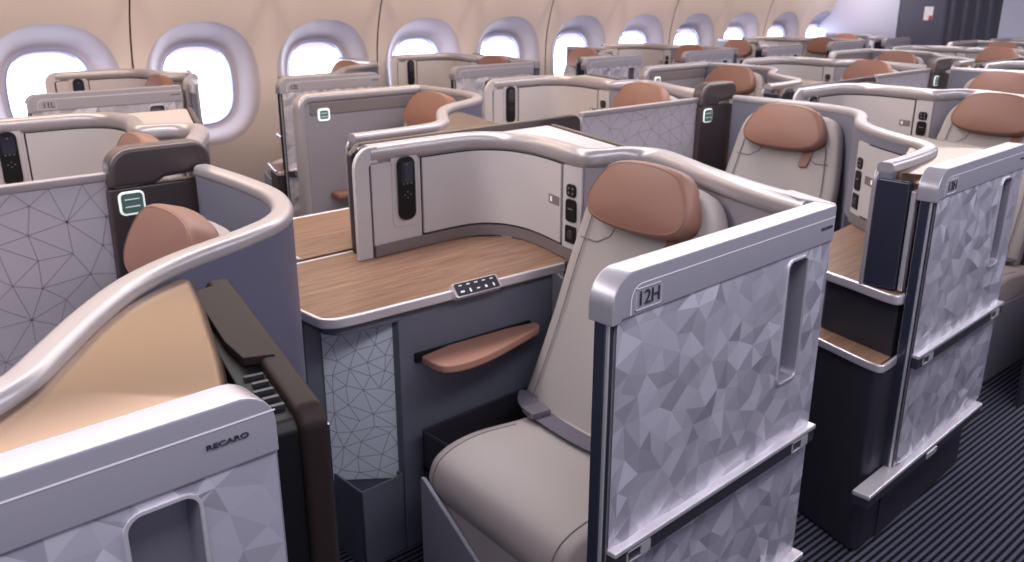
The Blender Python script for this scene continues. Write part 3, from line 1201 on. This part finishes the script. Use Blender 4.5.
# what the photograph shows nothing of (behind other suites or outside the frame) is left out
SKIP = {(c, 'Q', k, 'handset') for c in 'HGL' for k in range(-1, 4)} | {(c, 'P', k, 'handset') for c in 'HGL' for k in (2, 3)}
SKIP |= {('H', 'P', k, 'console') for k in (2, 3)} | {('H', 'Q', k, 'console') for k in (1, 2, 3)} | {('H', 'P', k, 'monitor') for k in (1, 2, 3)}
SKIP |= {('G', 'P', k, 'console') for k in (1, 2, 3, 4)} | {('G', 'Q', k, 'console') for k in (1, 2, 3)}
SKIP |= {('L', 'P', k, 'console') for k in (1, 2, 3)} | {('L', 'Q', k, 'console') for k in (1, 2, 3)}


proto = {}


def get(key, fn, off):
    """First request moves nothing: the first copy is the prototype shifted to its place."""
    if key not in proto:
        proto[key] = fn()
        base = proto[key]
        base.location = base.location + Vector(off)
        proto[key + '@'] = Vector(off)
        return base
    return dup(proto[key], Vector(off) - proto[key + '@'])


NEAR = {('H', 'P', 0): 'suite 12H', ('H', 'Q', 0): 'suite 13H', ('H', 'Q', -1): 'the frontmost carpet-aisle suite', ('L', 'P', 0): 'suite 11L', ('L', 'Q', 0): 'suite 12L'}
DOORS = []
for cname, (colname, base, lst) in COLS.items():
    order = sorted(lst, key=lambda t: (1.5 if t[0] == 'P' else 2.5) + t[1] * PITCH2)
    for kind, k in lst:
        off = (base[0] + k * PITCH2, base[1], 0)
        n = order.index((kind, k))
        nm = NEAR.get((cname, kind, k))
        where = f'in {nm}' if nm else f', {ORD[n]} from the front in the {colname}'

        def put(part, fn, label, cat, group):
            if (cname, kind, k, part) in SKIP:
                return None
            off = (base[0] + k * PITCH2 - (.07 if cname == 'L' and part == 'door' else 0), base[1], 0)
            o = get(part + kind + ('G' if cname == 'G' and part == 'console' and kind == 'Q' else ''), fn, off)
            return tag(o, label.replace(' ,', ','), cat, group)
        put('shell', lambda: build_shell(kind), f'curved pale suite wall with rounded rail {where}', 'partition', 'suite walls')
        put('handset', lambda: build_handset(kind), f'black remote handset docked in the wall {where}', 'remote control', 'docked handsets')
        if kind == 'P':
            put('console', build_console_p, f'side console with wood worktop {where}', 'console', 'side consoles')
        elif cname == 'G':
            put('console', lambda: build_console_q(2.22), f'side console with wood worktop {where}', 'console', 'side consoles')
        else:
            put('console', build_console_q, f'side console with wood worktop {where}', 'console', 'side consoles')
        put('seat', lambda: build_seat(kind), f'cream leather seat with brown headrest {where}', 'seat', 'suite seats')
        if cname in 'HL':
            o = put('door', lambda: build_door(kind, 3 if kind == 'P' else 8), f'silver faceted sliding door {where}', 'door', 'suite doors')
            if o:
                DOORS.append((cname, kind, k, o))
        if cname == 'H' and kind == 'P':
            put('monitor', build_monitor, f'dark monitor facing aft, mounted for the seat {where}', 'monitor', 'suite monitors')
        if cname == 'H' and kind == 'Q':
            o = get('divider', build_divider, off)
            tag(o, f'divider board with line pattern, {ORD[k + 1]} from the front between two seats', 'divider', 'centre dividers')
            o = get('post', build_post, off)
            tag(o, f'dark post with lit green sign, {ORD[k + 1]} from the front', 'post', 'divider posts')
        if cname == 'G' and kind == 'Q':
            o = get('screen', build_screen_wall, off)
            tag(o, f'grey aisle screen with lit green sign, {ORD[k + 1]} from the front', 'screen', 'aisle screens')

for o in C.objects:
    if o.name.startswith('cabin_recliner') and not o.parent and 'frontmost' in o['label']:
        o.location += Vector((-.10, -.09, 0))

LAB = {('H', 'P', 0): '12H', ('H', 'Q', 0): '13H', ('L', 'P', 0): '11L', ('L', 'Q', 0): '12L'}
for cname, kind, k, o in DOORS:
    if (cname, kind, k) == ('H', 'Q', -1):
        door_text(o, kind, None, .0094)
        o['label'] = 'silver faceted sliding door with black brand lettering and large hand pocket'
    elif (cname, kind, k) in LAB:
        door_text(o, kind, LAB[(cname, kind, k)], .0088)
        o['label'] = f'silver faceted sliding door marked {LAB[(cname, kind, k)]}'

# ------------------------------------------------------------------ the cabin
bm = new()
box(bm, -3.0, 12.7, -1.2, 6.7, -0.05, 0.0)
struct(obj('floor', bm, 'carpet', None, smooth=False))

YW = 6.5
lean = lambda z: YW - 0.36 * max(0.0, z - 1.15) ** 2
WX = [1.78 + 1.063 * k for k in range(-2, 11)]


def sup(w, h, n, cx, cz, N=48, top=2.4):
    out = []
    for j in range(N):
        a = 2 * PI * j / N
        c, s = math.cos(a), math.sin(a)
        out.append((cx + math.copysign(abs(c) ** (2 / n), c) * w, cz + math.copysign(abs(s) ** (2 / n), s) * h))
    return out


bm = new()
for x in WX:
    lo = sup(.455, .47, 2.3, x, 1.08)
    w2 = 1.063 / 2
    N = len(lo)
    rect = []
    for j in range(N):
        a = 2 * PI * j / N
        c, s = math.cos(a), math.sin(a)
        k = 1 / max(abs(c), abs(s))
        c, s = c * k, s * k
        rect.append((x + c * w2, 1.13 + s * (.62 if s > 0 else .62)))
    A = [bm.verts.new((p[0], lean(p[1]), p[1])) for p in lo]
    B = [bm.verts.new((p[0], lean(p[1]), p[1])) for p in rect]
    for j in range(N):
        i = (j + 1) % N
        bm.faces.new((A[j], A[i], B[i], B[j]))
    zs = [.0, .51]
    for (z0, z1) in ((0.0, .51), (1.75, 1.9), (1.9, 2.05), (2.05, 2.2), (2.2, 2.35)):
        bm.faces.new([bm.verts.new((xx, lean(z), z)) for xx, z in ((x - w2, z0), (x + w2, z0), (x + w2, z1), (x - w2, z1))])
bmesh.ops.remove_doubles(bm, verts=bm.verts[:], dist=1e-4)
wr = struct(obj('wall_right', bm, 'sidewall', None, 50))
for k in range(6):
    bm = new()
    x = 2.312 + 2.126 * (k - 1)
    zz = [0.0, .6, 1.15, 1.3, 1.45, 1.6, 1.75, 1.9, 2.05, 2.2]
    for z0, z1 in zip(zz, zz[1:]):
        bm.faces.new([bm.verts.new((xx, lean(z) - .002, z)) for xx, z in ((x - .006, z0), (x + .006, z0), (x + .006, z1), (x - .006, z1))])
    struct(obj(f'trim_{k + 1}', bm, 'black', None))
for n, x in enumerate(WX):
    bm = new()
    rings = []
    for k in range(13):
        t = k / 12
        w = .455 + (.285 - .455) * t
        h = .47 + (.31 - .47) * t
        e = 2.3 + .5 * t
        ring = []
        for px, pz in sup(w, h, e, x, 1.08 - .012 * t):
            low = min(1.0, max(0.0, (1.45 - pz) / .5))          # crisp brow above, soft blend into the wall below
            dy = .13 * math.sin(t * PI / 2) ** (1.3 + 2.2 * low)
            ring.append(Vector((px, lean(pz) * (1 - t) + YW * t + dy, pz)))
        rings.append(ring)
    loft(bm, rings, cap=False)
    rv = struct(obj(f'window_{n + 1}', bm, 'reveal', None, 60))
    bm = new()
    yb = YW + .13
    R = lambda o, y: [Vector((px, y, pz)) for px, pz in o]
    loft(bm, [R(sup(.287, .312, 2.8, x, 1.068), yb - .006), R(sup(.275, .30, 2.8, x, 1.068), yb - .01), R(sup(.262, .287, 2.8, x, 1.068), yb + .03)], cap=False)
    obj('window_ring', bm, 'ring', rv, 50)
    bm = new()
    bm.faces.new([bm.verts.new(v) for v in R(sup(.3, .325, 2.8, x, 1.068), yb + .028)])
    obj('window_pane', bm, 'pane', rv)
    bm = new()
    o = [p for p in sup(.268, .293, 2.8, x, 1.068, 96) if p[1] > 1.068 + .225]
    prism(bm, o, -yb - .026, -yb - .02, mtx=Matrix.Rotation(PI / 2, 4, 'X'))
    obj('window_shade', bm, 'shade', rv)

bm = new()
XB = 12.6
box(bm, XB, XB + .05, -1.2, 4.1, 0, 2.35)
box(bm, XB, XB + .05, 5.45, 6.7, 0, 2.35)
box(bm, XB, XB + .05, 4.1, 5.45, 2.1, 2.35)
struct(obj('wall_back', bm, 'bulk', None))
bm = new()
pts = []
for j in range(61):
    y = 4.12 + .70 * j / 60
    pts.append((XB + .03 + .035 * math.sin(j / 60 * 2 * PI * 4.5), y))
poly = pts + [(p[0] + .012, p[1]) for p in pts[::-1]]
prism(bm, poly, 0.02, 2.1)
tag(obj('aisle_curtain', bm, 'curtain', None, 60), 'dark pleated curtain hanging in the doorway of the back bulkhead', 'curtain')
dp = thing('service_panel', (XB + .05, 5.13, 0))
bm = new()
box(bm, XB + .02, XB + .06, 4.83, 5.44, 0, 2.1, .01)
obj('panel_board', bm, 'panel', dp, 40)
bm = new()
box(bm, XB + .014, XB + .021, 4.98, 5.1, 1.44, 1.62)
pk = obj('placard', bm, 'line', dp)
bm = new()
box(bm, XB + .012, XB + .015, 4.98, 5.03, 1.44, 1.50)
obj('placard_stripe', bm, 'red', pk)
tag(dp, 'flat dark service panel with small white and red placard beside the curtain', 'panel')
bm = new()
box(bm, -3.0, XB + .05, -1.2, 6.2, 2.35, 2.4)
struct(obj('ceiling', bm, 'ceil', None))


# ------------------------------------------------------------------ light
def area(name, loc, rot, sx, sy, power, color):
    l = bpy.data.lights.new(name, 'AREA')
    l.shape = 'RECTANGLE'
    l.size, l.size_y = sx, sy
    l.energy = power
    l.color = color
    o = bpy.data.objects.new(name, l)
    o.location = loc
    o.rotation_euler = rot
    C.objects.link(o)
    return o


area('centre_ceiling_light', (4.5, 2.5, 2.33), (0, 0, 0), 14, .5, 190, (1.0, .93, .92))
area('aisle_ceiling_light', (4.5, 0.3, 2.33), (0, 0, 0), 14, .5, 165, (.94, .92, 1.0))
area('window_aisle_ceiling_light', (2.0, 4.2, 2.33), (0, 0, 0), 5, .55, 55, (1.0, .79, .58))
area('rear_window_aisle_ceiling_light', (8.6, 4.4, 2.33), (0, 0, 0), 7, .4, 40, (1.0, .92, .90))
area('sidewall_wash_light', (5.0, 5.75, 2.25), (math.radians(55), 0, 0), 15, .12, 80, (1.0, .80, .64))
area('bulkhead_wash_light', (12.0, 5.9, 2.28), (0, math.radians(-20), 0), .2, .8, 14, (1.0, .93, .86))

w = bpy.data.worlds.new('cabin_ambient')
bpy.context.scene.world = w
w.use_nodes = True
w.node_tree.nodes['Background'].inputs[0].default_value = (.78, .78, 1.0, 1)
w.node_tree.nodes['Background'].inputs[1].default_value = .36

cam = bpy.data.cameras.new('camera')
cam.sensor_width = 36
cam.lens = 847 / 1024 * 36
cam.clip_start = .02
cam.dof.use_dof = True
cam.dof.focus_distance = 1.35
cam.dof.aperture_fstop = 9.0
co = bpy.data.objects.new('camera', cam)
co.location = (0, 0, 1.70)
co.rotation_euler = (math.radians(90 - 18.32), 0, math.radians(46.9 - 90))
C.objects.link(co)
sc = bpy.context.scene
sc.camera = co
sc.view_settings.view_transform = 'Standard'
sc.view_settings.look = 'None'
sc.view_settings.gamma = 1
sc.view_settings.use_curve_mapping = False
sc.view_settings.exposure = 0.0
sc.cycles.use_denoising = True
sc.cycles.max_bounces = 6
